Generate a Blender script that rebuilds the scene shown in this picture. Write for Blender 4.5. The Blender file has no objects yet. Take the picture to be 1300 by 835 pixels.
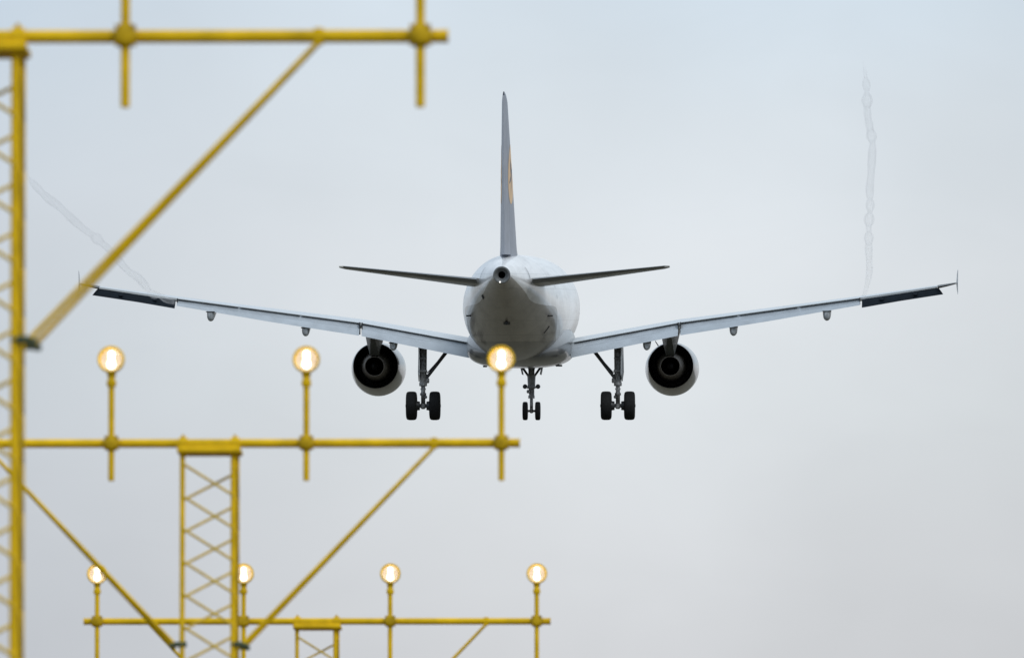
import bpy, math, random
from mathutils import Vector, Matrix
random.seed(7)
R = math.radians
S = bpy.context.scene
COL = S.collection

# ------------------------------------------------------------------ camera, sky, sun, exposure
W0, H0, FPX = 1300.0, 835.0, 14640.0
PITCH = R(4.40)
cam_d = bpy.data.cameras.new('camera'); cam = bpy.data.objects.new('camera', cam_d); COL.objects.link(cam)
cam.location = (0, 0, 1.7); cam.rotation_euler = (math.pi/2 + PITCH, 0, 0)
cam_d.sensor_width = 36; cam_d.sensor_fit = 'HORIZONTAL'; cam_d.lens = 36*FPX/W0
cam_d.clip_start = 0.5; cam_d.clip_end = 30000
cam_d.dof.use_dof = True; cam_d.dof.focus_distance = 445; cam_d.dof.aperture_fstop = 8.3
S.camera = cam
def unproject(px, py, depth):
    x = (px - W0/2)/FPX; y = -(py - H0/2)/FPX
    f = Vector((0, math.cos(PITCH), math.sin(PITCH))); u = Vector((0, -math.sin(PITCH), math.cos(PITCH)))
    return Vector((0, 0, 1.7)) + depth*(f + x*Vector((1, 0, 0)) + y*u)

SUN_EL, SUN_AZ = R(42), R(150)        # azimuth clockwise from +Y (the viewing direction): behind the camera, to the right
wd = bpy.data.worlds.new('World'); S.world = wd; wd.use_nodes = True
nt = wd.node_tree; N = nt.nodes; L = nt.links; N.clear()
def nd(t, **k):
    n = N.new(t)
    for a, b in k.items(): setattr(n, a, b)
    return n
def srgb(r, g, b):
    f = lambda c: (c/255/12.92 if c/255 <= .04045 else ((c/255+.055)/1.055)**2.4)
    return (f(r), f(g), f(b), 1)
out = nd('ShaderNodeOutputWorld'); mixs = nd('ShaderNodeMixShader')
sky = nd('ShaderNodeTexSky', sky_type='NISHITA', sun_disc=False, sun_elevation=SUN_EL, sun_rotation=SUN_AZ)
bgA = nd('ShaderNodeBackground'); bgA.inputs[1].default_value = 0.06
bgB = nd('ShaderNodeBackground'); bgB.inputs[1].default_value = 1.0
tc = nd('ShaderNodeTexCoord'); sep = nd('ShaderNodeSeparateXYZ')
L.new(tc.outputs['Generated'], sep.inputs[0]); L.new(sky.outputs[0], bgA.inputs[0])
ramp = nd('ShaderNodeValToRGB')                               # cloud deck brightness with elevation
mr = nd('ShaderNodeMapRange'); mr.inputs[1].default_value = 0.0; mr.inputs[2].default_value = 0.16
wn = nd('ShaderNodeTexNoise'); wn.inputs['Scale'].default_value = 14; wn.inputs['Detail'].default_value = 3
L.new(tc.outputs['Generated'], wn.inputs['Vector'])
wm = nd('ShaderNodeMath', operation='MULTIPLY_ADD'); wm.inputs[1].default_value = 0.022
wa = nd('ShaderNodeMath', operation='SUBTRACT'); wa.inputs[1].default_value = 0.011
L.new(wn.outputs['Fac'], wm.inputs[0]); L.new(sep.outputs['Z'], wm.inputs[2]); L.new(wm.outputs[0], wa.inputs[0])
L.new(wa.outputs[0], mr.inputs[0]); L.new(mr.outputs[0], ramp.inputs[0])
stops = [(0.0, (206, 208, 212)), (0.30, (212, 214, 218)), (0.37, (217, 220, 224)), (0.44, (222, 227, 231)),
         (0.52, (226, 231, 236)), (0.60, (221, 229, 236)), (0.69, (213, 227, 239)), (1.0, (216, 228, 239))]
e = ramp.color_ramp.elements
for i, (p, c) in enumerate(stops):
    el = e[i] if i < 2 else e.new(p)
    el.position = p; el.color = srgb(*c)
# broad soft cloud patches: greyer towards the left of the view, finer mottling everywhere
n1 = nd('ShaderNodeTexNoise'); n1.inputs['Scale'].default_value = 26; n1.inputs['Detail'].default_value = 4; n1.inputs['Roughness'].default_value = .45
L.new(tc.outputs['Generated'], n1.inputs['Vector'])
m1 = nd('ShaderNodeMapRange'); m1.inputs[1].default_value = .3; m1.inputs[2].default_value = .7; m1.inputs[3].default_value = .94; m1.inputs[4].default_value = 1.045
L.new(n1.outputs['Fac'], m1.inputs[0])
m2 = nd('ShaderNodeMapRange', interpolation_type='SMOOTHSTEP'); m2.inputs[1].default_value = -.055; m2.inputs[2].default_value = -.004; m2.inputs[3].default_value = .88; m2.inputs[4].default_value = 1.0
L.new(sep.outputs['X'], m2.inputs[0])
m3 = nd('ShaderNodeMapRange', interpolation_type='SMOOTHSTEP'); m3.inputs[1].default_value = .012; m3.inputs[2].default_value = .055; m3.inputs[3].default_value = 1.0; m3.inputs[4].default_value = .93
L.new(sep.outputs['X'], m3.inputs[0])
mm = nd('ShaderNodeMath', operation='MULTIPLY'); mm2 = nd('ShaderNodeMath', operation='MULTIPLY')
L.new(m1.outputs[0], mm.inputs[0]); L.new(m2.outputs[0], mm.inputs[1]); L.new(mm.outputs[0], mm2.inputs[0]); L.new(m3.outputs[0], mm2.inputs[1])
# overcast deck is brighter overhead
m4 = nd('ShaderNodeMapRange'); m4.inputs[1].default_value = .16; m4.inputs[2].default_value = .9; m4.inputs[3].default_value = 1.0; m4.inputs[4].default_value = 1.55
L.new(sep.outputs['Z'], m4.inputs[0])
# sky colour brightened low ahead, standing in for pale vapour haze over the wings
dv = nd('ShaderNodeVectorMath', operation='DISTANCE'); dv.inputs[1].default_value = (.002, .997, .079); L.new(tc.outputs['Generated'], dv.inputs[0])
dm_ = nd('ShaderNodeMapRange', interpolation_type='SMOOTHERSTEP'); dm_.inputs[1].default_value = 0; dm_.inputs[2].default_value = .030; dm_.inputs[3].default_value = 1.045; dm_.inputs[4].default_value = 1.0
L.new(dv.outputs['Value'], dm_.inputs[0]); mmb = nd('ShaderNodeMath', operation='MULTIPLY'); L.new(mm2.outputs[0], mmb.inputs[0]); L.new(dm_.outputs[0], mmb.inputs[1])
n5 = nd('ShaderNodeTexNoise'); n5.inputs['Scale'].default_value = 75; n5.inputs['Detail'].default_value = 5; n5.inputs['Roughness'].default_value = .5; n5.inputs['Distortion'].default_value = .6
ms5 = nd('ShaderNodeMapping'); ms5.inputs['Scale'].default_value = (.6, 1, 1.3); L.new(tc.outputs['Generated'], ms5.inputs[0]); L.new(ms5.outputs[0], n5.inputs['Vector'])
m5 = nd('ShaderNodeMapRange'); m5.inputs[1].default_value = .3; m5.inputs[2].default_value = .7; m5.inputs[3].default_value = .983; m5.inputs[4].default_value = 1.017; L.new(n5.outputs['Fac'], m5.inputs[0])
mmc = nd('ShaderNodeMath', operation='MULTIPLY'); L.new(mmb.outputs[0], mmc.inputs[0]); L.new(m5.outputs[0], mmc.inputs[1])
mm3 = nd('ShaderNodeMath', operation='MULTIPLY'); L.new(mmc.outputs[0], mm3.inputs[0]); L.new(m4.outputs[0], mm3.inputs[1])
vm = nd('ShaderNodeVectorMath', operation='SCALE'); L.new(ramp.outputs[0], vm.inputs[0]); L.new(mm3.outputs[0], vm.inputs['Scale'])
tm = nd('ShaderNodeMapRange', interpolation_type='SMOOTHSTEP'); tm.inputs[1].default_value = -.06; tm.inputs[2].default_value = .0; L.new(sep.outputs['X'], tm.inputs[0])
tmix = nd('ShaderNodeMix', data_type='RGBA'); tmix.inputs[6].default_value = (.955, .985, 1.025, 1); tmix.inputs[7].default_value = (1, 1, 1, 1); L.new(tm.outputs[0], tmix.inputs[0])
tmul = nd('ShaderNodeVectorMath', operation='MULTIPLY'); L.new(vm.outputs[0], tmul.inputs[0]); L.new(tmix.outputs[2], tmul.inputs[1])
L.new(tmul.outputs[0], bgB.inputs[0])
mixs.inputs[0].default_value = .93
L.new(bgA.outputs[0], mixs.inputs[1]); L.new(bgB.outputs[0], mixs.inputs[2]); L.new(mixs.outputs[0], out.inputs[0])

sd = bpy.data.lights.new('sun', 'SUN'); sun = bpy.data.objects.new('sun', sd); COL.objects.link(sun)
sd.energy = 1.2; sd.angle = R(18); sd.color = (1, .96, .9)
sdir = Vector((math.sin(SUN_AZ)*math.cos(SUN_EL), math.cos(SUN_AZ)*math.cos(SUN_EL), math.sin(SUN_EL)))
sun.rotation_euler = sdir.to_track_quat('Z', 'Y').to_euler()
S.view_settings.view_transform = 'Standard'; S.view_settings.look = 'None'
S.view_settings.exposure = 0; S.view_settings.gamma = 1
S.cycles.max_bounces = 6; S.cycles.transparent_max_bounces = 16; S.cycles.volume_bounces = 1

# ------------------------------------------------------------------ materials
def mat(name, col, rough=.5, metal=0, coat=0, noise=0, nscale=3, bump=0, spec=.5):
    m = bpy.data.materials.new(name); m.use_nodes = True
    t = m.node_tree; b = t.nodes['Principled BSDF']
    b.inputs['Base Color'].default_value = (*col, 1); b.inputs['Roughness'].default_value = rough
    b.inputs['Metallic'].default_value = metal; b.inputs['Coat Weight'].default_value = coat
    b.inputs['Coat Roughness'].default_value = .08; b.inputs['Specular IOR Level'].default_value = spec
    if noise:
        c = t.nodes.new('ShaderNodeTexCoord'); n = t.nodes.new('ShaderNodeTexNoise'); n.inputs['Scale'].default_value = nscale
        n.inputs['Detail'].default_value = 6; n.inputs['Roughness'].default_value = .62
        r = t.nodes.new('ShaderNodeMapRange'); r.inputs[1].default_value = .3; r.inputs[2].default_value = .7
        r.inputs[3].default_value = 1-noise; r.inputs[4].default_value = 1+noise*.5
        v = t.nodes.new('ShaderNodeVectorMath'); v.operation = 'SCALE'; v.inputs[0].default_value = col
        t.links.new(c.outputs['Object'], n.inputs['Vector']); t.links.new(n.outputs['Fac'], r.inputs[0])
        t.links.new(r.outputs[0], v.inputs['Scale']); t.links.new(v.outputs[0], b.inputs['Base Color'])
        if bump:
            bp = t.nodes.new('ShaderNodeBump'); bp.inputs['Strength'].default_value = bump; bp.inputs['Distance'].default_value = .01
            t.links.new(n.outputs['Fac'], bp.inputs['Height']); t.links.new(bp.outputs[0], b.inputs['Normal'])
    return m
M = {}
M['yellow'] = mat('yellow_paint', (.74, .47, .006), .6, 0, 0, .30, 4, .2, .14)
M['bracing'] = mat('faded_yellow_rod', (.62, .43, .05), .6, 0, 0, .2, 9, 0, .15)
M['clamp_green'] = mat('weathered_green_clamp', (.075, .10, .055), .6, .3, 0, .3, 12)
M['concrete'] = mat('concrete', (.33, .32, .30), .9, 0, 0, .25, 4, .4)
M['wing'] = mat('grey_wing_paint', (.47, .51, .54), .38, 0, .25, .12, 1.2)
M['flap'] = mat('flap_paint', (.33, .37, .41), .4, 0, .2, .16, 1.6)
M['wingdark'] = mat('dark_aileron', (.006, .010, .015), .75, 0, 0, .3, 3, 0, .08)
M['stab'] = mat('grey_tailplane_paint', (.36, .36, .34), .45, 0, .2, .15, 1.5)
M['elev'] = mat('dark_elevator', (.10, .115, .13), .5, 0, .1, .2, 2)
M['fin'] = mat('blue_grey_fin_paint', (.25, .275, .33), .5, 0, .1, .15, 1.5, 0, .35)
M['rudder'] = mat('rudder_paint', (.27, .295, .35), .5, 0, .1, .15, 1.5, 0, .35)
M['emblem'] = mat('amber_emblem', (.72, .46, .22), .5, 0, .1)
M['navy'] = mat('navy_paint', (.02, .03, .10), .4)
M['dark'] = mat('dark_metal', (.055, .06, .065), .5, .5, 0, .3, 6)
M['black'] = mat('soot_black', (.006, .006, .007), .8, 0, 0, .2, 4, 0, .1)
M['duct'] = mat('duct_liner', (.035, .037, .04), .6, .2, 0, .3, 3)
M['core'] = mat('core_cowl_metal', (.20, .185, .17), .45, .7, 0, .3, 4)
M['exring'] = mat('exhaust_ring_metal', (.17, .18, .185), .45, .5, 0, .3, 6)
M['fairing'] = mat('fairing_paint', (.40, .44, .48), .4, 0, .2, .2, 3)
M['gear'] = mat('gear_grey_metal', (.24, .25, .26), .42, .3, 0, .6, 7)
M['chrome'] = mat('oleo_chrome', (.55, .55, .56), .2, 1)
M['tyre'] = mat('tyre_rubber', (.012, .013, .014), .8, 0, 0, .3, 10, .3, .2)
M['rim'] = mat('wheel_rim', (.25, .25, .26), .4, .8)
M['pylon'] = mat('pylon_grey', (.10, .11, .115), .5, 0, .1, .25, 3)
M['vane'] = mat('flap_vane_paint', (.36, .40, .44), .4, 0, .2, .2, 2)
M['clampy'] = mat('dark_yellow_clamp', (.52, .335, .008), .6, 0, 0, .35, 12, .2, .14)
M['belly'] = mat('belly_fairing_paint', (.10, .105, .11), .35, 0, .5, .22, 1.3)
M['door_line'] = mat('dark_opening', (.02, .022, .025), .7)
M['reflector'] = mat('lamp_reflector', (.42, .385, .36), .85, 0, 0, 0, 3, 0, .05)
def emis(name, col, s):
    m = bpy.data.materials.new(name); m.use_nodes = True; t = m.node_tree; t.nodes.clear()
    o = t.nodes.new('ShaderNodeOutputMaterial'); em = t.nodes.new('ShaderNodeEmission')
    em.inputs[0].default_value = (*col, 1); em.inputs[1].default_value = s; t.links.new(em.outputs[0], o.inputs[0]); return m
M['bulb'] = emis('lit_bulb', (1, .87, .64), 6.5)
M['navlight'] = emis('tail_navigation_light', (1, .97, .9), 2.2)
gm = bpy.data.materials.new('clear_lens'); gm.use_nodes = True; t = gm.node_tree; t.nodes.clear()
o = t.nodes.new('ShaderNodeOutputMaterial'); mx = t.nodes.new('ShaderNodeMixShader'); tr = t.nodes.new('ShaderNodeBsdfTransparent'); gl = t.nodes.new('ShaderNodeBsdfGlossy')
tr.inputs[0].default_value = (.97, .95, .93, 1); gl.inputs['Roughness'].default_value = .35; mx.inputs[0].default_value = .05
t.links.new(tr.outputs[0], mx.inputs[1]); t.links.new(gl.outputs[0], mx.inputs[2]); t.links.new(mx.outputs[0], o.inputs[0]); M['lens'] = gm

# fuselage: white upper paint, grey belly paint with a crisp border that climbs under the tail, faint panel seams
def fuselage_mat():
    m = bpy.data.materials.new('fuselage_paint'); m.use_nodes = True; t = m.node_tree; b = t.nodes['Principled BSDF']
    def n(k, **kw):
        x = t.nodes.new(k)
        for a, v in kw.items(): setattr(x, a, v)
        return x
    def math_(op, a, bb=None, c=None):
        x = n('ShaderNodeMath', operation=op)
        for i, v in enumerate((a, bb, c)):
            if v is None: continue
            if isinstance(v, (int, float)): x.inputs[i].default_value = v
            else: t.links.new(v, x.inputs[i])
        return x.outputs[0]
    c = n('ShaderNodeTexCoord'); s = n('ShaderNodeSeparateXYZ'); t.links.new(c.outputs['Object'], s.inputs[0])
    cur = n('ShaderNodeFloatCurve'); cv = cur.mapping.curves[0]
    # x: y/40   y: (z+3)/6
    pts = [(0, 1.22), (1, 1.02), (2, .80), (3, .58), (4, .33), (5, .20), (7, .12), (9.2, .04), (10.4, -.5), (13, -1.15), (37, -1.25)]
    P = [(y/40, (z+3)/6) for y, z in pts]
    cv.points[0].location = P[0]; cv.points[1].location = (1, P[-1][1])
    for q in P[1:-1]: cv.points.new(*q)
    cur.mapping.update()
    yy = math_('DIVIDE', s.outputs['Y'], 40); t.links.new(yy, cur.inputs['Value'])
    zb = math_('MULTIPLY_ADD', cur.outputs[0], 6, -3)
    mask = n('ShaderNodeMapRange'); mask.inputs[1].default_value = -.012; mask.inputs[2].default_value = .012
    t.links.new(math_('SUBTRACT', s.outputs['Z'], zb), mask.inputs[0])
    no = n('ShaderNodeTexNoise'); no.inputs['Scale'].default_value = .9; no.inputs['Detail'].default_value = 7; no.inputs['Roughness'].default_value = .65
    t.links.new(c.outputs['Object'], no.inputs['Vector'])
    grime = n('ShaderNodeMapRange'); grime.inputs[1].default_value = .35; grime.inputs[2].default_value = .7; grime.inputs[3].default_value = .82; grime.inputs[4].default_value = 1.05
    t.links.new(no.outputs['Fac'], grime.inputs[0])
    fy = math_('FRACT', math_('DIVIDE', s.outputs['Y'], 2.13)); seam = math_('LESS_THAN', math_('ABSOLUTE', math_('SUBTRACT', fy, .5)), .005)
    lap = None
    for zz in (-1.0, -.45, .75, 1.3):
        l_ = math_('LESS_THAN', math_('ABSOLUTE', math_('SUBTRACT', s.outputs['Z'], zz)), .008); lap = l_ if lap is None else math_('MAXIMUM', lap, l_)
    mp_ = n('ShaderNodeMapping'); mp_.inputs['Scale'].default_value = (3.5, .25, 3.5); t.links.new(c.outputs['Object'], mp_.inputs[0])
    st_n = n('ShaderNodeTexNoise'); st_n.inputs['Scale'].default_value = 1.0; st_n.inputs['Detail'].default_value = 5; t.links.new(mp_.outputs[0], st_n.inputs['Vector'])
    streak = n('ShaderNodeMapRange'); streak.inputs[1].default_value = .48; streak.inputs[2].default_value = .72; streak.inputs[3].default_value = 0; streak.inputs[4].default_value = .20
    t.links.new(st_n.outputs['Fac'], streak.inputs[0])
    seamf = math_('MULTIPLY', math_('SUBTRACT', 1, math_('MULTIPLY', math_('MAXIMUM', seam, lap), .35)), math_('SUBTRACT', 1, streak.outputs[0]))
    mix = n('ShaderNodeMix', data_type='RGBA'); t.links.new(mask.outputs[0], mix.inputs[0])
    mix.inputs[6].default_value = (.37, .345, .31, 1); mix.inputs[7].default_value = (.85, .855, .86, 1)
    v = n('ShaderNodeVectorMath', operation='SCALE'); t.links.new(mix.outputs[2], v.inputs[0]); t.links.new(math_('MULTIPLY', grime.outputs[0], seamf), v.inputs['Scale'])
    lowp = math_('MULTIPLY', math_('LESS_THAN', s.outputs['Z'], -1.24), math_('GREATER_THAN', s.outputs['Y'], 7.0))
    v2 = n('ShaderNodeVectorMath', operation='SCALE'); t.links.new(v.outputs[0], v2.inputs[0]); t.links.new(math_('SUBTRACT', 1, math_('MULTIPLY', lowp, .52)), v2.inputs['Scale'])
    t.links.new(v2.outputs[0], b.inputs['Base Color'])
    b.inputs['Roughness'].default_value = .32; b.inputs['Coat Weight'].default_value = .5; b.inputs['Coat Roughness'].default_value = .1
    return m
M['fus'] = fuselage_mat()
M['nacelle'] = mat('nacelle_paint', (.20, .195, .185), .28, 0, .7, .18, 1.5)

# ------------------------------------------------------------------ mesh helpers
class MB:
    def __init__(s): s.v = []; s.f = []; s.mi = []; s.cur = 0
    def ring_loft(s, rings, close=True, caps=True):
        b = len(s.v); n = len(rings[0])
        for r in rings: s.v += [tuple(p) for p in r]
        for i in range(len(rings)-1):
            for j in range(n if close else n-1):
                k = (j+1) % n
                s.f.append((b+i*n+j, b+i*n+k, b+(i+1)*n+k, b+(i+1)*n+j)); s.mi.append(s.cur)
        if caps and close:
            s.f.append(tuple(b+j for j in range(n))[::-1]); s.mi.append(s.cur)
            s.f.append(tuple(b+(len(rings)-1)*n+j for j in range(n))); s.mi.append(s.cur)
        return s
    def tube(s, p0, p1, r0, r1=None, seg=16, caps=True):
        p0, p1 = Vector(p0), Vector(p1); r1 = r0 if r1 is None else r1
        d = (p1-p0).normalized(); a = d.orthogonal().normalized(); c = d.cross(a)
        ring = lambda p, r: [p + r*(math.cos(2*math.pi*i/seg)*a + math.sin(2*math.pi*i/seg)*c) for i in range(seg)]
        return s.ring_loft([ring(p0, r0), ring(p1, r1)], caps=caps)
    def lathe(s, prof, origin=(0, 0, 0), axis='Z', seg=40, caps=False, mats=None):
        o = Vector(origin); rings = []
        for h, r in prof:
            rr = []
            for i in range(seg):
                a = 2*math.pi*i/seg; ca, sa = r*math.cos(a), r*math.sin(a)
                if axis == 'Z': p = (ca, sa, h)
                elif axis == 'Y': p = (ca, h, sa)
                else: p = (h, ca, sa)
                rr.append(o+Vector(p))
            rings.append(rr)
        return s.ring_loft(rings, caps=caps)
    def box(s, c, size, bev=0, rot=None):
        hx, hy, hz = size[0]/2, size[1]/2, size[2]/2; b = min(bev, hx*.9, hy*.9, hz*.9)
        def rect(x, y, z):
            k = b
            return [(x-k, -y, z), (x, -y+k, z), (x, y-k, z), (x-k, y, z), (-x+k, y, z), (-x, y-k, z), (-x, -y+k, z), (-x+k, -y, z)] if k else [(x, -y, z), (x, y, z), (-x, y, z), (-x, -y, z)]
        rings = [rect(hx-b, hy-b, -hz), rect(hx, hy, -hz+b), rect(hx, hy, hz-b), rect(hx-b, hy-b, hz)] if b else [rect(hx, hy, -hz), rect(hx, hy, hz)]
        mtx = rot if rot is not None else Matrix.Identity(3); c = Vector(c)
        return s.ring_loft([[c + mtx @ Vector(p) for p in r] for r in rings])
    def build(s, name, m, parent=None, ang=35, loc=None):
        me = bpy.data.meshes.new(name); me.from_pydata(s.v, [], s.f); 
        for x in (m if isinstance(m, (list, tuple)) else [m]): me.materials.append(x)
        for p, i in zip(me.polygons, s.mi): p.material_index = i; p.use_smooth = True
        import bmesh
        bm = bmesh.new(); bm.from_mesh(me); bmesh.ops.recalc_face_normals(bm, faces=bm.faces); bm.to_mesh(me); bm.free()
        me.set_sharp_from_angle(angle=R(ang))
        ob = bpy.data.objects.new(name, me); COL.objects.link(ob)
        if parent: ob.parent = parent
        if loc is not None: ob.location = loc
        return ob
def empty(name, loc, rot=(0, 0, 0)):
    ob = bpy.data.objects.new(name, None); COL.objects.link(ob); ob.location = loc; ob.rotation_euler = rot; ob.empty_display_size = .5; return ob
def tag(ob, label=None, cat=None, group=None, kind=None):
    if label: ob['label'] = label
    if cat: ob['category'] = cat
    if group: ob['group'] = group
    if kind: ob['kind'] = kind
    return ob

# ------------------------------------------------------------------ ground
g = MB(); n = 48; rad = [0, 20, 60, 150, 400, 1000, 3000, 9000, 20000]
for r in rad[1:]:
    g.v += [(r*math.cos(2*math.pi*i/n), 300+r*math.sin(2*math.pi*i/n), 0) for i in range(n)]
g.v.append((0, 300, 0)); c0 = len(g.v)-1
for i in range(n): g.f.append((c0, i, (i+1) % n)); g.mi.append(0)
for k in range(len(rad)-2):
    for i in range(n): g.f.append((k*n+i, (k+1)*n+i, (k+1)*n+(i+1) % n, k*n+(i+1) % n)); g.mi.append(0)
gmat = mat('grass', (.088, .078, .052), .95, 0, 0, .5, .08, .3)
tag(g.build('ground', gmat), kind='structure')

# ------------------------------------------------------------------ approach light masts
AX = R(-.74)                                     # the row of masts runs slightly to the right of the view
def approach_mast(px, py, depth, label, lamps, left, right, post_down, rotz=0, lamp_dx=(0, 0, 0, 0), skip=()):
    c = unproject(px, py, depth); zb = c.z
    root = empty('approach_light_mast', (c.x, c.y, 0), (0, 0, AX+R(rotz)))
    tag(root, label, 'light mast', 'yellow approach light masts in a row')
    z = zb
    # three lattice legs
    legs = [(-.205, 0, .019), (.188, 0, .021), (.2, .35, .020)]
    top = z-.03
    for x, y, r in legs:
        MB().tube((x, y, .12), (x, y, top), r*1.05).build('leg', M['yellow'], root)
    br = MB(); h = .25; k = 0; zz = top-.125
    while zz - h > .3:
        za, zc = zz, zz-h
        # front face zigzag and its mirror on the slanted rear face make crosses; side face too
        br.tube((-.205, -.016, za), (.192, -.016, zc), .0105, seg=8); br.tube((.192, -.016, zc-.01), (-.205, -.016, zc-h+.25), .0085, seg=8) if False else None
        br.tube((.2, .33, za-.05), (-.2, .03, zc-.03), .0105, seg=8)
        br.tube((.212, 0, za-.02), (.212, .35, zc), .0085, seg=8)
        zz -= h; k += 1
    br.build('lattice_bracing', M['bracing'], root)
    # crossbar
    cb = MB(); cb.tube((left, 0, z), (right, 0, z), .034, seg=24)
    cb.tube((left-.006, 0, z), (left, 0, z), .037, seg=24); cb.tube((right, 0, z), (right+.006, 0, z), .037, seg=24)
    cb.build('crossbar', M['yellow'], root)
    # head plate with saddle clamps
    hp = MB(); hp.box((0, .16, z-.056), (.49, .46, .040), .008); hp.box((0, -.042, z-.04), (.49, .012, .062), .004)
    hp.build('head_plate', M['yellow'], root)
    for sx in (-.2, .2):
        s_ = MB(); s_.tube((sx-.03, 0, z), (sx+.03, 0, z), .05, seg=20); s_.box((sx, -.008, z-.055), (.07, .10, .075), .015)
        s_.tube((sx, -.03, z+.02), (sx, -.03, z+.065), .010, seg=8); s_.tube((sx, .03, z+.02), (sx, .03, z+.065), .010, seg=8)
        s_.build('saddle_clamp', M['yellow'], root)
    # paired braces, one to the front legs, one to the rear leg
    for sx in (-1, 1):
        for back in (0, 1):
            yb = .0 if (back == 0 or sx < 0) else .42
            zl = z-1.545 - (.04 if (back and sx < 0) else 0)
            a = Vector((sx*1.732, (.018*(2*back-1) if sx > 0 else .03*back), z-(.03 if sx > 0 else .012))); b_ = Vector((sx*.262, yb+(.03*back if sx < 0 else 0), zl))
            bb = MB(); bb.tube(a, b_, .0145, seg=14); bb.box(a+Vector((0, 0, .03)), (.05, .022, .085), .006)
            bo = bb.build('brace', M['yellow'], root)
            if not (back and sx < 0):
                k_ = MB(); k_.tube((sx*.20-.03, yb, zl), (sx*.20+.03, yb, zl), .024, seg=12); k_.tube((sx*.22, yb, zl), (sx*.30, yb-.01, zl-.012), .018, seg=10)
                k_.box((sx*.235, yb-.02, zl), (.07, .05, .035), .006)
                k_.build('brace_clamp', M['clamp_green'], bo)
    # lamp posts
    for i, dx in enumerate((-2.25, -.75, .75, 1.5+.75)):
        lx = dx + lamp_dx[i]; lh = lamps[i]
        if lh is None: continue
        pr = .0235
        y0 = -.058
        p = MB(); p.tube((lx, y0, z-post_down), (lx, y0, z+lh-.155), pr, seg=16); p.tube((lx, y0, z-post_down-.008), (lx, y0, z-post_down), pr*.9, pr, seg=16)
        po = p.build('lamp_post', M['yellow'], root)
        k_ = MB(); k_.lathe([(-.062, .02), (-.055, .045), (-.03, .060), (.03, .060), (.055, .045), (.062, .02)], (lx, y0+.012, z), 'Y', 20, True)
        k_.box((lx, y0+.03, z), (.13, .085, .075), .02); k_.box((lx, y0, z), (.075, .075, .14), .02)
        for ex, ez in ((-.045, .045), (.045, .045), (-.045, -.045), (.045, -.045)): k_.tube((lx+ex, y0-.055, z+ez), (lx+ex, y0+.05, z+ez), .009, seg=8)
        k_.build('cross_clamp', M['clampy'], po)
        zt = z+lh
        s_ = MB(); s_.lathe([(-.205, .023), (-.20, .036), (-.165, .038), (-.155, .030), (-.13, .028), (-.12, .034), (-.095, .034), (-.085, .022)], (lx, y0, zt), 'Z', 20, True)
        s_.build('lamp_socket', M['yellow'], po)
        # round lamp head: open bowl facing the approach (towards -Y)
        tilt = Matrix.Rotation(R(random.uniform(-5, 5)), 3, 'Z') @ Matrix.Rotation(R(-5+random.uniform(-2, 2)), 3, 'X')
        def place(mb):
            mb.v = [tuple(Vector((lx, y0, zt)) + tilt @ Vector(q)) for q in mb.v]; return mb
        h_ = MB(); h_.lathe([(-.045, .088), (-.05, .096), (-.045, .104), (-.02, .105), (.02, .098), (.06, .075), (.085, .04), (.09, .002)], (0, 0, 0), 'Y', 40)
        h_.lathe([(-.045, .088), (.0, .082)], (0, 0, 0), 'Y', 40)
        place(h_).build('lamp_housing', M['yellow'], po)
        rf = MB(); rf.lathe([(-.02, .086), (.01, .078), (.035, .06), (.055, .03), (.06, .002)], (0, 0, 0), 'Y', 40); place(rf).build('reflector', M['reflector'], po)
        bu = MB(); bu.lathe([(-.066, .003), (-.061, .018), (-.046, .029), (-.024, .030), (.002, .019), (.028, .021), (.050, .023), (.064, .016), (.070, .002)], (0, -.01, 0), 'Z', 24); place(bu).build('bulb', M['bulb'], po)
        le = MB(); le.lathe([(-.064, .002), (-.060, .05), (-.048, .085)], (0, 0, 0), 'Y', 40); place(le).build('lens', M['lens'], po)
    ft = MB(); ft.box((0, .14, .05), (.9, .9, .22), .03); ft.build('footing', M['concrete'], root)
    return root
M1 = approach_mast(-27, 47, 58.72, 'nearest yellow lattice mast at the left edge, its lamps above the frame', (.64, .64, .64, .64), -2.40, 2.385, .36)
M2 = approach_mast(265.5, 562.5, 88.73, 'middle yellow lattice mast, its right end lamp overlapping the airliner belly', (.637,)*4, -2.40, 2.385, .285, -.1)
M3 = approach_mast(402.5, 788.2, 118.07, 'farthest yellow lattice mast, low at the bottom edge with four lit lamps', (.48,)*4, -2.385, 2.385, 3.2, .15)

# ------------------------------------------------------------------ airliner
DT = 430.0
tail = unproject(637, 391.5, DT)
plane = empty('passenger_aeroplane', tail)
plane.rotation_mode = 'XYZ'
HEAD = -R(2.05); PP = PITCH + R(.07); BANK = R(.1)
plane.rotation_euler = (Matrix.Rotation(HEAD, 4, 'Z') @ Matrix.Rotation(PP, 4, 'X') @ Matrix.Rotation(BANK, 4, 'Y')).to_euler('XYZ')
tag(plane, 'white twin-engine airliner seen from behind, landing with gear and flaps down', 'airliner')

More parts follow.
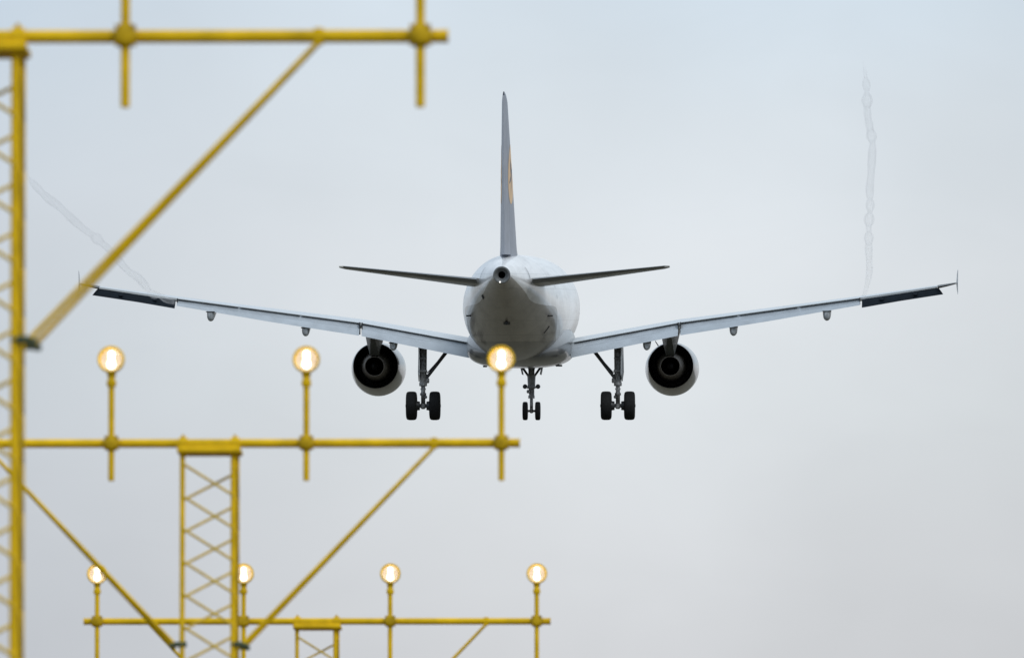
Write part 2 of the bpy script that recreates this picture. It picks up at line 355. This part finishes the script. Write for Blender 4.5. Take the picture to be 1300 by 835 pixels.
def interp(tab, x):
    if x <= tab[0][0]: return tab[0][1]
    for i in range(len(tab)-1):
        if x <= tab[i+1][0]:
            x0, y0 = tab[i]; x1, y1 = tab[i+1]; t_ = (x-x0)/(x1-x0)
            m0 = 0 if i == 0 else (tab[i+1][1]-tab[i-1][1])/(tab[i+1][0]-tab[i-1][0])*(x1-x0)
            m1_ = 0 if i+2 >= len(tab) else (tab[i+2][1]-tab[i][1])/(tab[i+2][0]-tab[i][0])*(x1-x0)
            if i == 0: m0 = (y1-y0)
            if i+2 >= len(tab): m1_ = (y1-y0)
            return (2*t_**3-3*t_**2+1)*y0 + (t_**3-2*t_**2+t_)*m0 + (-2*t_**3+3*t_**2)*y1 + (t_**3-t_**2)*m1_
    return tab[-1][1]
TOP = [(0, 1.57), (.8, 1.67), (2, 1.79), (4, 1.93), (6, 2.01), (9, 2.06), (13, 2.07), (31, 2.07), (33, 1.97), (35, 1.35), (36.5, .45), (37.3, -.15), (37.57, -.55)]
BOT = [(0, .93), (.8, .72), (2, .36), (4, -.22), (6, -.78), (9, -1.52), (11, -1.86), (13, -2.03), (15, -2.07), (31, -2.07), (33, -2.03), (35, -1.8), (36.5, -1.42), (37.3, -1.05), (37.57, -.75)]
HW = [(0, .32), (.8, .47), (2, .71), (4, 1.05), (6, 1.36), (9, 1.72), (11, 1.88), (13, 1.965), (15, 1.975), (31, 1.975), (33, 1.9), (35, 1.5), (36.5, .95), (37.3, .45), (37.57, .08)]
def body_ring(y, seg=64):
    t_, b_, w = interp(TOP, y), interp(BOT, y), interp(HW, y); zc, hh = (t_+b_)/2, (t_-b_)/2
    return [(w*math.cos(2*math.pi*i/seg), y, zc+hh*math.sin(2*math.pi*i/seg)) for i in range(seg)]
ys = [0, .15, .4, .8, 1.2, 1.6] + [2+.5*i for i in range(27)] + [16+1.5*i for i in range(11)] + [32, 33, 34, 35, 35.7, 36.3, 36.8, 37.2, 37.45, 37.57]
fb = MB(); fb.ring_loft([body_ring(y) for y in ys], caps=False)
fb.f.append(tuple(range(len(fb.v)-64, len(fb.v)))); fb.mi.append(0)
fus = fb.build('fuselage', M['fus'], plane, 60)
# tail exhaust (sits proud at the aft end)
ex = MB(); ex.lathe([(.02, .325), (-.10, .318), (-.13, .30), (-.13, .26), (-.03, .16), (.0, .135), (.5, .13)], (0, 0, 1.25), 'Y', 40)
exo = ex.build('tail_exhaust', M['exring'], plane)
b2 = MB(); b2.lathe([(.0, .136), (.45, .131), (.5, .002)], (0, 0, 1.25), 'Y', 32); b2.build('exhaust_bore', M['black'], exo)
nl = MB(); nl.lathe([(-.02, .002), (-.015, .025), (.01, .03)], (-.06, -.14, .985), 'Y', 16); nl.build('navigation_light', M['navlight'], exo)
# belly fairing
def sring(y, hw, zt, zb, n_=3.0, seg=56):
    zc, hh = (zt+zb)/2, (zt-zb)/2; r = []
    for i in range(seg):
        a = 2*math.pi*i/seg; ca, sa = math.cos(a), math.sin(a)
        r.append((hw*math.copysign(abs(ca)**(2/n_), ca), y, zc+hh*math.copysign(abs(sa)**(2/n_), sa)))
    return r
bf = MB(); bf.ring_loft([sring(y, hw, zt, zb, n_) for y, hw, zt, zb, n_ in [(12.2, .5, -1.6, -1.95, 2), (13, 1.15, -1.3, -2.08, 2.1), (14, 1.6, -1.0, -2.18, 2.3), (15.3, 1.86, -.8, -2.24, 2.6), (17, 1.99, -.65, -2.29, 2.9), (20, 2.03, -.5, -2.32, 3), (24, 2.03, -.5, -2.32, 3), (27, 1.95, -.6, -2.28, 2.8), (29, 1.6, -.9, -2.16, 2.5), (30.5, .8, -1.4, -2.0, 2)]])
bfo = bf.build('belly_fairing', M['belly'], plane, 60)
for x, y, z_, l in ((-1.35, 19, -2.22, .16), (1.50, 20, -2.20, .26)):
    MB().box((x, y, z_-.02), (l, .25, .07), .02).build('drain_mast', M['dark'], bfo)
# small openings, skids on the rear body
def surf(y, ang):
    t_, b_, w = interp(TOP, y), interp(BOT, y), interp(HW, y); return Vector((w*math.cos(ang), y, (t_+b_)/2+(t_-b_)/2*math.sin(ang)))
def patch(name, y0, y1, a0, a1, m, off=.012, shear=0):
    p = MB(); rings = []
    for i in range(5):
        y = y0+(y1-y0)*i/4; row = []
        for j in range(5):
            a = R(a0+(a1-a0)*j/4+shear*i/4); q = surf(y, a); c_ = Vector((0, y, (interp(TOP, y)+interp(BOT, y))/2)); d = (q-c_).normalized(); row.append(q+d*off)
        rings.append(row)
    p.ring_loft(rings, close=False, caps=False); return p.build(name, m, fus)
patch('outflow_vent', 3.2, 3.6, 205, 214, M['door_line'])
for sx in (-1, 1): MB().box((sx*1.52, 8, -.27), (.26, .34, .06), .02).build('drain_mast', M['door_line'], fus)
MB().tube((1.27, 9, -.93), (1.48, 9, -.66), .035, seg=8).build('drain_slot', M['door_line'], fus)
patch('belly_hatch', 5.0, 5.35, 264, 276, M['dark'])
ta = MB(); ta.box((0, 5.0, surf(5.0, R(270)).z-.04), (.10, .35, .14), .03); ta.build('tail_skid', M['door_line'], fus)
patch('door_seam', 9.5, 9.56, 5, 70, M['gear']); patch('door_seam', 9.5, 9.56, 110, 175, M['gear'])
for sx in (-1, 1):                                # stabiliser slot plates
    a0, a1 = (12, 40) if sx > 0 else (140, 168)
    patch('stabiliser_seal', 3.4, 3.46, a0, a1, M['dark'])

def yt(u): return 5*(.2969*math.sqrt(max(u, 0))-.126*u-.3516*u*u+.2843*u**3-.1036*u**4)
def foil_ring(le, chord, tc_, tw=0, a=0., b=1., axis='z', n_=14, sign=1):
    up, lo = [], []
    for i in range(n_+1):
        u = a+(b-a)*(1-math.cos(math.pi*i/n_))/2 if a == 0 else a+(b-a)*i/n_
        h = tc_*yt(u)*chord; w = -u*chord
        if axis == 'z':
            up.append((le[0], le[1]+w*math.cos(tw)-h*math.sin(tw)*-1*0, le[2]+w*math.sin(tw)+h)); lo.append((le[0], le[1]+w*math.cos(tw), le[2]+w*math.sin(tw)-h))
        else:
            up.append((le[0]+h, le[1]+w, le[2])); lo.append((le[0]-h, le[1]+w, le[2]))
    return up + lo[::-1][:-1] if a == 0 else up + lo[::-1]
def foil(secs, a=0., b=1., axis='z'):
    m_ = MB(); m_.ring_loft([foil_ring(s_[0], s_[1], s_[2], s_[3] if len(s_) > 3 else 0, a, b, axis) for s_ in secs]); return m_

# fin
FIN = [((0, 9.3, 1.75), 6.4, .105), ((0, 8.9, 2.3), 6.0, .10), ((0, 4.0, 7.75), 2.35, .085), ((0, 3.45, 8.0), 1.75, .07), ((0, 2.9, 8.12), 1.2, .03)]
fin = foil(FIN, 0, .72, 'x').build('tail_fin', M['fin'], plane, 40)
rud = foil([((0, 9.05, 2.03), 6.17, .102), ((0, 8.86, 2.32), 5.98, .10), ((0, 4.0, 7.75), 2.35, .085), ((0, 3.5, 7.98), 1.8, .07)], .725, 1, 'x').build('rudder', M['rudder'], fin, 40)
dor = MB(); dor.ring_loft([[(w*math.cos(R(a)), y, 1.9+h*math.sin(R(a))) for a in range(0, 181, 15)] for y, w, h in [(13.2, .05, .12), (11.5, .14, .3), (9.5, .28, .55), (8, .30, .4), (6.5, .2, .15)]], close=False, caps=False)
dor.build('fin_root_fillet', M['nacelle'], fin, 60)
def fin_at(y, z):
    z0, z1 = 2.3, 7.75; t_ = (z-z0)/(z1-z0); le = 8.9+(4.0-8.9)*t_; c_ = 6.0+(2.35-6.0)*t_; tcx = .10+(.085-.10)*t_
    return tcx*yt(min(max((le-y)/c_, 0), 1))*c_
ey, ez, er = 4.55, 5.05, 1.12
for sx in (-1, 1):
    em = MB(); rr = []
    for k in range(9):
        q = er*k/8+.001; rr.append([(sx*(fin_at(ey+q*math.cos(a), ez+q*math.sin(a))+.012), ey+q*math.cos(a), ez+q*math.sin(a)) for a in [2*math.pi*i/48 for i in range(48)]])
    em.ring_loft(rr, caps=False)
    eo = em.build('round_emblem', M['emblem'], fin, 60)
    bd = MB()                                      # stylised flying bird: ring, body stroke and two wing strokes
    def stroke(pts):
        q = [[], []]
        for (y, z, w), (y2, z2, _) in zip(pts, pts[1:]+[pts[-1]]):
            d = Vector((y2-y, z2-z)) if (y2, z2) != (y, z) else Vector((1, 0)); d.normalize(); nn = Vector((-d.y, d.x))*w
            for s2, r_ in ((1, q[0]), (-1, q[1])):
                yy, zz = y+s2*nn.x, z+s2*nn.y; r_.append((sx*(fin_at(yy, zz)+.02), yy, zz))
        b0 = len(bd.v); bd.v += q[0]+q[1]; n2 = len(q[0])
        for i in range(n2-1): bd.f.append((b0+i, b0+i+1, b0+n2+i+1, b0+n2+i)); bd.mi.append(0)
    stroke([(ey-.75, ez-.35, .02), (ey-.3, ez-.2, .07), (ey+.1, ez-.02, .09), (ey+.45, ez+.2, .05), (ey+.85, ez+.45, .015)])
    for k in range(4): stroke([(ey-.1+.1*k, ez, .04), (ey-.35+.05*k, ez+.35, .045), (ey-.5+.02*k, ez+.72-.06*k, .012)])
    stroke([(ey+.1, ez-.05, .05), (ey+.0, ez-.45, .05), (ey-.25, ez-.8, .012)])
    bd.build('emblem_bird', M['navy'], eo, 60)

# tailplane
for sx in (-1, 1):
    tw = R(-2.6)
    def st(x, le, c_, tc_): return ((sx*x, le, z_st(x)), c_, tc_, tw)
    def z_st(x): return .87+(x-.7)*.122
    secs = [st(.55, 6.9, 4.25, .085), st(3.4, 5.15, 2.9, .08), st(6.0, 3.55, 1.55, .075), st(6.2, 3.3, 1.25, .04)]
    tp = foil(secs, 0, .70).build('tailplane', M['stab'], plane, 40)
    foil([st(1.05, 6.60, 4.0, .086), st(3.4, 5.15, 2.9, .081), st(6.02, 3.53, 1.53, .075)], .705, 1).build('elevator', M['elev'], tp, 40)

# wings
def wing_le(x): return 25.7-(x-1.6)*.5105
def wing_c(x): return 6.9+(x-1.6)/(4.6)*(4.45-6.9) if x < 6.2 else 4.45+(x-6.2)/(10.8)*(1.5-4.45)
TET = [(1.6, -1.38), (1.9, -1.33), (6.2, -.54), (9.45, -.10), (13.3, .42), (16.3, .86), (17.0, .985)]
TWT = [(1.6, .3), (6.2, .5), (9.45, .4), (13.3, .3), (17, 0)]
TCT = [(1.6, .075), (6.2, .085), (9.45, .085), (13.3, .085), (16.3, .08), (17, .05)]
def lin(tab, x):
    if x <= tab[0][0]: return tab[0][1]
    for (x0, y0), (x1, y1) in zip(tab, tab[1:]):
        if x <= x1: return y0+(y1-y0)*(x-x0)/(x1-x0)
    return tab[-1][1]
def wsec(sx, x, dt=1.0):
    c_ = wing_c(x); tw = R(lin(TWT, x)); tc_ = lin(TCT, x)*dt
    zle = lin(TET, x)+.8*c_*math.sin(tw)-tc_*yt(.8)*c_
    return ((sx*x, wing_le(x), zle), c_, tc_, tw)
def te_pt(x):
    le, c_, tc_, tw = wsec(1, x); return le[1]-.8*c_, lin(TET, x)
DROP = [(1.9, .60), (6.2, .51), (9.45, .44), (13.25, .29)]
for sx in (-1, 1):
    xs = [1.6, 1.9, 3, 4.2, 5.2, 6.2, 7.5, 9.45, 11.4, 13.3]
    wg = foil([wsec(sx, x) for x in xs]+[wsec(sx, 14.8), wsec(sx, 16.25)], 0, .80).build('wing', M['wing'], plane, 40)
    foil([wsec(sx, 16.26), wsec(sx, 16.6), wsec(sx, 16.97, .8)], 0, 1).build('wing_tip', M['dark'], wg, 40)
    # thin upper shroud (spoiler panels) overhanging the flap
    for xa, xb in ((2.1, 6.15), (6.25, 8.5), (8.55, 10.85), (10.9, 13.25)):
        sp = MB(); rings = []
        for x in (xa, (xa+xb)/2, xb):
            y, z = te_pt(x); rings.append([(sx*x, y+.25, z+.018), (sx*x, y-.16, z-.002), (sx*x, y-.16, z-.022), (sx*x, y+.25, z-.03)])
        sp.ring_loft(rings); sp.build('spoiler', M['wing'], wg)
    for xa, xb in ((1.98, 6.16), (6.26, 13.25)):
        secs, van = [], []
        for x in [xa+(xb-xa)*i/4 for i in range(5)]:
            y, z = te_pt(x); d = lin(DROP, x)
            cv_ = max(.34, .44*d/math.sin(R(27))); van.append(((sx*x, y+.10, z-.022-.03*cv_), cv_, .13, R(24)))
            cf = .80*d/math.sin(R(38)); secs.append(((sx*x, y-.62*cv_+.06, z-.30*d-.06), cf, .13, math.asin(min(.75, (.70*d-.06)/cf))))
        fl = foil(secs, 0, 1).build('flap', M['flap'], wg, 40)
        foil(van, 0, 1).build('flap_vane', M['vane'], wg, 40)
        for x in (xa, xb):
            y, z = te_pt(x); d = lin(DROP, x); fe = MB(); fe.box((sx*x, y-.35*d, z-d*.45), (.035, d*.9, d*.95), .01)
            fe.build('flap_end_rib', M['dark'], fl)
    # drooped dark aileron
    secs = []
    for x in (13.33, 14.8, 16.28):
        y, z = te_pt(x); c_ = lin([(13.3, .78), (16.3, .58)], x); secs.append(((sx*(x+0), y+.05, z-.075), c_, .10, R(25)))
    le, c_, a_, b_ = secs[-1]
    ai = MB(); rings = [foil_ring(*s_) for s_ in secs]
    rings[-1] = [(px_+sx*.22*(le[1]-py_)/c_, py_, pz_) for px_, py_, pz_ in rings[-1]]
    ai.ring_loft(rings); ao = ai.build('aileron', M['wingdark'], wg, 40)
    for x in (14.1, 15.4):
        y, z = te_pt(x); MB().box((sx*x, y-.28, z-.17), (.16, .3, .07), .02, Matrix.Rotation(R(25), 3, 'X')).build('aileron_hinge', M['wingdark'], ao)
    # wingtip fence
    wf = MB(); y = wing_le(17)-.9; z = .98
    prof = [(y+.85, z-.02), (y+.1, z+.34), (y-.55, z+.50), (y-.75, z+.50), (y-.6, z+.02), (y-.8, z-.42), (y-.6, z-.44), (y+.1, z-.28)]
    wf.ring_loft([[(sx*17.02-.036*(b_-y)-.006, b_, c_) for b_, c_ in prof], [(sx*17.02-.036*(b_-y)+.006, b_, c_) for b_, c_ in prof]])
    wf.build('wingtip_fence', M['fairing'], wg)
    # flap track fairings
    for x, zb in ((4.94, -1.74), (8.33, -1.17), (11.97, -.56)):
        y, z = te_pt(x); d = lin(DROP, x); rings = []
        ztop = z-d*.62
        for t_, w, k in ((0, .07, .55), (.03, .12, .82), (.10, .15, .97), (.25, .165, 1), (.5, .165, .9), (.75, .13, .6), (.92, .07, .3), (1, .02, .12)):
            yy = y-.75*d-.30+3.0*t_; zt_ = z-d*(.99-.45*min(1, t_*4)); zl = zt_-(z-d-zb)*k*(1 if t_ < .3 else .8); hs = max(zt_-zl-w, .0)
            ring = [(sx*x+w, yy, zt_), (sx*x-w, yy, zt_)]
            for q in range(9):
                a = math.pi*(1+q/8); ring.append((sx*x+w*math.cos(a), yy, min(zt_-.005, zl+min(w*1.4, (zt_-zl)*.95)*(1+math.sin(a)))))
            rings.append(ring)
        f_ = MB(); f_.ring_loft(rings); fo = f_.build('flap_track_fairing', M['fairing'], wg, 50)
        MB().box((sx*x, y-.9*d-.1, z-d*1.03), (.34, .35, .04), .01).build('fairing_seal', M['dark'], fo)

# engines
for sx in (-1, 1):
    ex_, ez_ = sx*5.8, -2.24
    def nring(y, r, dz, seg=56): return [(ex_+r*math.cos(2*math.pi*i/seg), y, ez_+dz+r*math.sin(2*math.pi*i/seg)) for i in range(seg)]
    nm = MB()
    nm.ring_loft([nring(y, r, dz) for y, r, dz in [(24.6, .80, 0), (23.6, .86, 0), (22.92, .872, 0), (22.9, .885, 0), (22.95, .90, 0), (23.6, .965, -.05), (24.3, 1.02, -.10), (25.2, 1.06, -.14), (26.2, 1.05, -.14), (26.9, .99, -.10), (27.25, .90, -.06), (27.3, .86, -.05), (27.2, .82, -.05), (26.5, .80, -.03), (25.6, .82, 0)]], caps=False)
    en = nm.build('engine_nacelle', M['nacelle'], plane, 60)
    dm = MB(); dm.ring_loft([nring(y, r, 0) for y, r in [(25.4, .84), (24.6, .795), (23.6, .853), (22.99, .865)]], caps=False); dm.lathe([(25.38, .84), (25.4, .3)], (ex_, 0, ez_), 'Y', 40)
    dm.build('bypass_duct', M['duct'], en, 60)
    cm = MB(); cm.lathe([(25.3, .55), (24.2, .62), (23.3, .58), (22.5, .47), (22.1, .40), (21.95, .385), (21.95, .365), (22.3, .36)], (ex_, 0, ez_-.01), 'Y', 48)
    cm.build('core_cowl', M['core'], en, 60)
    cn = MB(); cn.lathe([(22.3, .362), (23.2, .36), (23.25, .002)], (ex_, 0, ez_-.01), 'Y', 32)
    cn.lathe([(23.2, .20), (22.5, .19), (21.9, .11), (21.6, .02), (21.59, .001)], (ex_, 0, ez_-.01), 'Y', 32)
    cn.build('exhaust_cone', M['black'], en, 60)
    lp = MB(); lp.lathe([(27.31, .905), (27.36, .87), (27.31, .83)], (ex_, 0, ez_-.055), 'Y', 48)
    lp.build('intake_lip', M['chrome'], en, 60)
    fa = MB(); fa.lathe([(26.4, .82), (26.35, .3), (26.8, .01)], (ex_, 0, ez_-.02), 'Y', 40); fa.build('fan', M['dark'], en, 60)
    # pylon
    pm = MB(); pm.ring_loft([[(ex_+w, y, zt), (ex_-w, y, zt), (ex_-w*k, y, zm), (ex_-w*k*.6, y, zb), (ex_+w*k*.6, y, zb), (ex_+w*k, y, zm)] for y, w, k, zt, zm, zb in
        [(19.6, .05, .8, -.95, -1.0, -1.05), (20.6, .20, .8, -.85, -1.05, -1.2), (21.8, .40, .7, -.75, -1.40, -1.80), (22.6, .42, .55, -.75, -1.45, -1.90), (24.5, .32, .6, -.80, -1.4, -1.75), (26.3, .12, .7, -1.05, -1.25, -1.4)]])
    pm.build('pylon', M['pylon'], en, 30)
    for s3 in (-1, 1):
        if s3 == -sx:
            a = R(58); st_ = MB(); p0 = Vector((ex_+s3*.93*math.cos(a)*1.05, 25.5, ez_+.93*math.sin(a)-.05)); d = Vector((s3*math.cos(a), 0, math.sin(a)))
            st_.ring_loft([[p0+Vector((s3*.0, -.9, 0))-d*.1+Vector((0, 0, .02)), p0+Vector((0, .5, 0))-d*.1+Vector((0, 0, .02)), p0+d*.26+Vector((0, -.2, .02)), p0+d*.26+Vector((0, -.85, .02))],
                           [p0+Vector((s3*.0, -.9, 0))-d*.1-Vector((0, 0, .02)), p0+Vector((0, .5, 0))-d*.1-Vector((0, 0, .02)), p0+d*.26+Vector((0, -.2, -.02)), p0+d*.26+Vector((0, -.85, -.02))]])
            st_.build('nacelle_strake', M['dark'], en)

# landing gear
def wheel(parent, x, y, z, r, w):
    m_ = MB(); h = w/2
    m_.lathe([(-h*.55, r*.55), (-h*.85, r*.62), (-h, r*.78), (-h*.93, r*.90), (-h*.72, r*.975), (-h*.35, r), (h*.35, r), (h*.72, r*.975), (h*.93, r*.90), (h, r*.78), (h*.85, r*.62), (h*.55, r*.55), (-h*.55, r*.55)], (x, y, z), 'X', 48)
    m_.cur = 1; m_.lathe([(-h*.6, .002), (-h*.62, r*.2), (-h*.35, r*.3), (-h*.6, r*.56), (h*.6, r*.56), (h*.35, r*.3), (h*.62, r*.2), (h*.6, .002)], (x, y, z), 'X', 32)
    m_.cur = 0
    for k in (-.5, -.17, .17, .5): m_.lathe([(k*h*1.2-.006, r*.99), (k*h*1.2-.006, r*1.006), (k*h*1.2+.006, r*1.006), (k*h*1.2+.006, r*.99)], (x, y, z), 'X', 48) if False else None
    return m_.build('wheel', [M['tyre'], M['rim']], parent, 40)
for sx in (-1, 1):
    gx, gy, gz = sx*3.8, 19.9, -4.34+.56
    m_ = MB()
    m_.tube((gx, gy, gz+.85), (gx, gy+.05, -1.45), .135, .15, 20)          # main fitting
    m_.tube((gx+sx*.0, gy-.02, gz+.78), (gx, gy, gz+.9), .155, .155, 20); m_.tube((gx, gy, gz+.9), (gx, gy, gz+1.0), .14, .14, 20)
    m_.tube((gx-sx*.05, gy-.14, gz+1.0), (gx-sx*.05, gy-.14, -1.5), .03, seg=8); m_.tube((gx+sx*.07, gy-.13, gz+.9), (gx+sx*.07, gy-.13, -1.5), .022, seg=8)
    m_.box((gx, gy-.1, gz+1.35), (.33, .18, .12), .03); m_.box((gx, gy-.1, gz+1.85), (.30, .2, .09), .03)
    m_.box((gx-sx*.16, gy, gz+.98), (.16, .16, .2), .03)
    gr = m_.build('main_landing_gear', M['gear'], plane, 40)
    pi_ = MB(); pi_.tube((gx, gy, gz-.02), (gx, gy, gz+.84), .085, seg=16); pi_.tube((gx, gy, gz+.40), (gx, gy, gz+.5), .12, seg=16); pi_.tube((gx, gy, gz+.62), (gx, gy, gz+.68), .105, seg=16)
    pi_.box((gx, gy-.14, gz+.52), (.13, .1, .26), .03); pi_.box((gx-sx*.10, gy-.12, gz+.34), (.12, .1, .12), .03)
    pi_.box((gx, gy, gz), (.20, .28, .26), .05)
    pi_.build('shock_strut', M['gear'], gr, 40)
    ax = MB(); ax.tube((gx-.52, gy, gz), (gx+.52, gy, gz), .075, seg=16)
    for q in (-1, 1): ax.tube((gx+q*.13, gy, gz), (gx+q*.26, gy, gz), .17, .19, 20); ax.tube((gx+q*.665, gy, gz), (gx+q*.69, gy, gz), .06, seg=12)
    ax.build('axle', M['dark'], gr, 40)
    for q in (-1, 1): wheel(gr, gx+q*.455, gy, gz, .56, .42)
    tl = MB(); tl.tube((gx-.05, gy-.1, gz+.75), (gx, gy-.42, gz+.45), .035, seg=8); tl.tube((gx+.05, gy-.1, gz+.75), (gx, gy-.42, gz+.45), .035, seg=8)
    tl.tube((gx, gy-.42, gz+.45), (gx-.05, gy-.1, gz+.1), .035, seg=8); tl.tube((gx, gy-.42, gz+.45), (gx+.05, gy-.1, gz+.1), .035, seg=8)
    tl.build('torque_link', M['gear'], gr, 40)
    sb = MB(); p0 = Vector((gx-sx*.16, gy, gz+1.12)); p1 = Vector((gx-sx*.92, gy+.1, gz+2.12)); mid = (p0+p1)/2
    sb.tube(p0, p1, .06, .075, 12); sb.box(p1+Vector((0, 0, .05)), (.30, .2, .16), .03); sb.box(p0+Vector((sx*.02, 0, 0)), (.14, .14, .22), .03); sb.tube(p0+Vector((0, -.1, .15)), p1+Vector((0, -.1, 0)), .022, seg=8)
    sb.build('side_brace', M['dark'], gr, 40)
    gd = MB(); gd.ring_loft([[(gx+sx*a_, y_, z_) for a_, y_, z_ in [(.13, gy-.55, -1.5), (.17, gy+.55, -1.5), (.19, gy+.5, gz+1.3), (.15, gy+.1, gz+.95), (.12, gy-.45, gz+1.2)]],
                             [(gx+sx*(a_+.035), y_, z_) for a_, y_, z_ in [(.13, gy-.55, -1.5), (.17, gy+.55, -1.5), (.19, gy+.5, gz+1.3), (.15, gy+.1, gz+.95), (.12, gy-.45, gz+1.2)]]])
    gd.build('gear_door', M['fairing'], gr, 30)
# nose gear
gy, gz = 32.5, -4.46+.37
m_ = MB(); m_.tube((0, gy, gz+.55), (0, gy, -1.9), .10, .14, 16); m_.tube((0, gy, gz+1.0), (0, gy, gz+1.45), .15, .17, 16); m_.tube((0, gy, gz+.5), (0, gy, gz+.62), .13, seg=16)
m_.box((0, gy-.1, gz+.95), (.36, .2, .12), .03); m_.box((-.12, gy-.1, gz+.78), (.14, .12, .14), .03); m_.tube((.1, gy-.12, gz+.6), (.1, gy-.12, gz+1.5), .02, seg=8)
ng = m_.build('nose_landing_gear', M['gear'], plane, 40)
pi_ = MB(); pi_.tube((0, gy, gz-.03), (0, gy, gz+.55), .065, seg=14); pi_.tube((-.26, gy, gz), (.26, gy, gz), .05, seg=12); pi_.box((0, gy, gz), (.13, .2, .18), .03); pi_.box((0, gy-.1, gz+.3), (.1, .12, .3), .03)
pi_.build('shock_strut', M['gear'], ng, 40)
for q in (-1, 1):
    wheel(ng, q*.253, gy, gz, .37, .21)
    dl = MB(); dl.tube((q*.09, gy, gz+1.35), (q*.42, gy+.1, gz+1.83), .045, .05, 10); dl.tube((q*.02, gy, gz+1.30), (q*.14, gy+.1, gz+1.9), .04, seg=8); dl.build('drag_brace', M['dark'], ng, 40)
    dd = MB(); dd.ring_loft([[(q*a_+o_, y_, z_) for a_, y_, z_ in [(.46, gy-.9, gz+1.95), (.46, gy+.5, gz+1.95), (.36, gy+.45, gz+1.44), (.36, gy-.8, gz+1.48)]] for o_ in (0, .035)])
    dd.build('gear_door', M['dark'], ng, 30)
    ll = MB(); ll.tube((q*.10, gy, gz+.96), (q*.27, gy, gz+.96), .03, seg=8); ll.lathe([(-.05, .06), (-.0, .095), (.07, .095)], (q*.26, gy, gz+.98), 'Y', 20, True); ll.build('taxi_light', M['dark'], ng, 40)

# ------------------------------------------------------------------ vortex trails of condensed vapour off the outer flap ends
vmat = bpy.data.materials.new('vapour'); vmat.use_nodes = True; t = vmat.node_tree; t.nodes.clear()
o = t.nodes.new('ShaderNodeOutputMaterial'); pv = t.nodes.new('ShaderNodeVolumePrincipled'); pv.inputs['Density'].default_value = .36
pv.inputs['Color'].default_value = (.9, .9, .92, 1); pv.inputs['Anisotropy'].default_value = .0; t.links.new(pv.outputs[0], o.inputs['Volume'])
def trail(pts, label, depth0, depth1, r0, seed, beads=()):
    rnd = random.Random(seed); P3 = []
    n_ = len(pts)
    fine = []
    for i in range(n_-1):
        (x0, y0), (x1, y1) = pts[i], pts[i+1]; k = max(2, int(math.hypot(x1-x0, y1-y0)/3))
        for j in range(k): fine.append((x0+(x1-x0)*j/k, y0+(y1-y0)*j/k))
    fine.append(pts[-1])
    for _ in range(3): fine = [fine[0]]+[((a[0]+2*b[0]+c[0])/4, (a[1]+2*b[1]+c[1])/4) for a, b, c in zip(fine, fine[1:], fine[2:])]+[fine[-1]]
    m_ = MB()
    N_ = len(fine)
    P3 = [unproject(x, y, depth0+(depth1-depth0)*i/(N_-1)) for i, (x, y) in enumerate(fine)]
    rs = []
    for i in range(N_):
        f = i/(N_-1); bead = sum(.38*math.exp(-((f-q)/.010)**2)-.35*math.exp(-((f-q-.026)/.010)**2)-.25*math.exp(-((f-q+.028)/.012)**2) for q in beads); rs.append((r0*(.6+.4*min(1, f*6)))*(1+.10*math.sin(i*.55+seed)+.10*rnd.random()+bead)*(1 if f < .88 else max(.15, (1-f)/.12)))
    # the vortex tube proper is a hollow sheath: outer wall, then an inner wall
    for scale in (1.0, .62):
        rings = []
        for i, p in enumerate(P3):
            d = (P3[min(i+1, N_-1)]-P3[max(i-1, 0)]).normalized(); a = Vector((1, 0, 0)); a = (a-a.dot(d)*d).normalized(); c_ = d.cross(a)
            rings.append([p+rs[i]*scale*(math.cos(2*math.pi*k/20)*a+math.sin(2*math.pi*k/20)*c_) for k in range(20)])
        if scale == 1.0: m_.ring_loft(rings)
        else:
            b = len(m_.f); m_.ring_loft(rings[1:-1]); inner = b
    ob = m_.build('vapour_trail', vmat, None, 60)
    me = ob.data
    import bmesh
    bm = bmesh.new(); bm.from_mesh(me); bm.faces.ensure_lookup_table()
    for f in bm.faces[inner:]: f.normal_flip()
    bm.to_mesh(me); bm.free()
    tag(ob, label, 'vapour trail', 'faint vapour trails behind the wings')
    return ob
trail([(1096, 378), (1101, 362), (1104, 345), (1103, 322), (1103, 300), (1103, 282), (1105, 262), (1104, 240), (1106, 220), (1107, 200), (1108, 182), (1104, 160), (1101, 145), (1101, 128), (1100, 108), (1098, 92), (1096, 76)],
      'faint upright wavy vapour trail rising from the right wing', 446, 390, .145, 3, (.25, .33, .39, .68, .83, .90))
trail([(222, 384), (212, 382), (203, 374), (196, 376), (190, 370), (176, 352), (163, 345), (150, 330), (137, 315), (122, 302), (105, 290), (88, 275), (75, 262), (58, 250), (45, 236), (36, 226), (28, 214)],
      'faint slanting vapour trail rising leftwards from the left wing', 446, 400, .15, 5, (.12, .5))
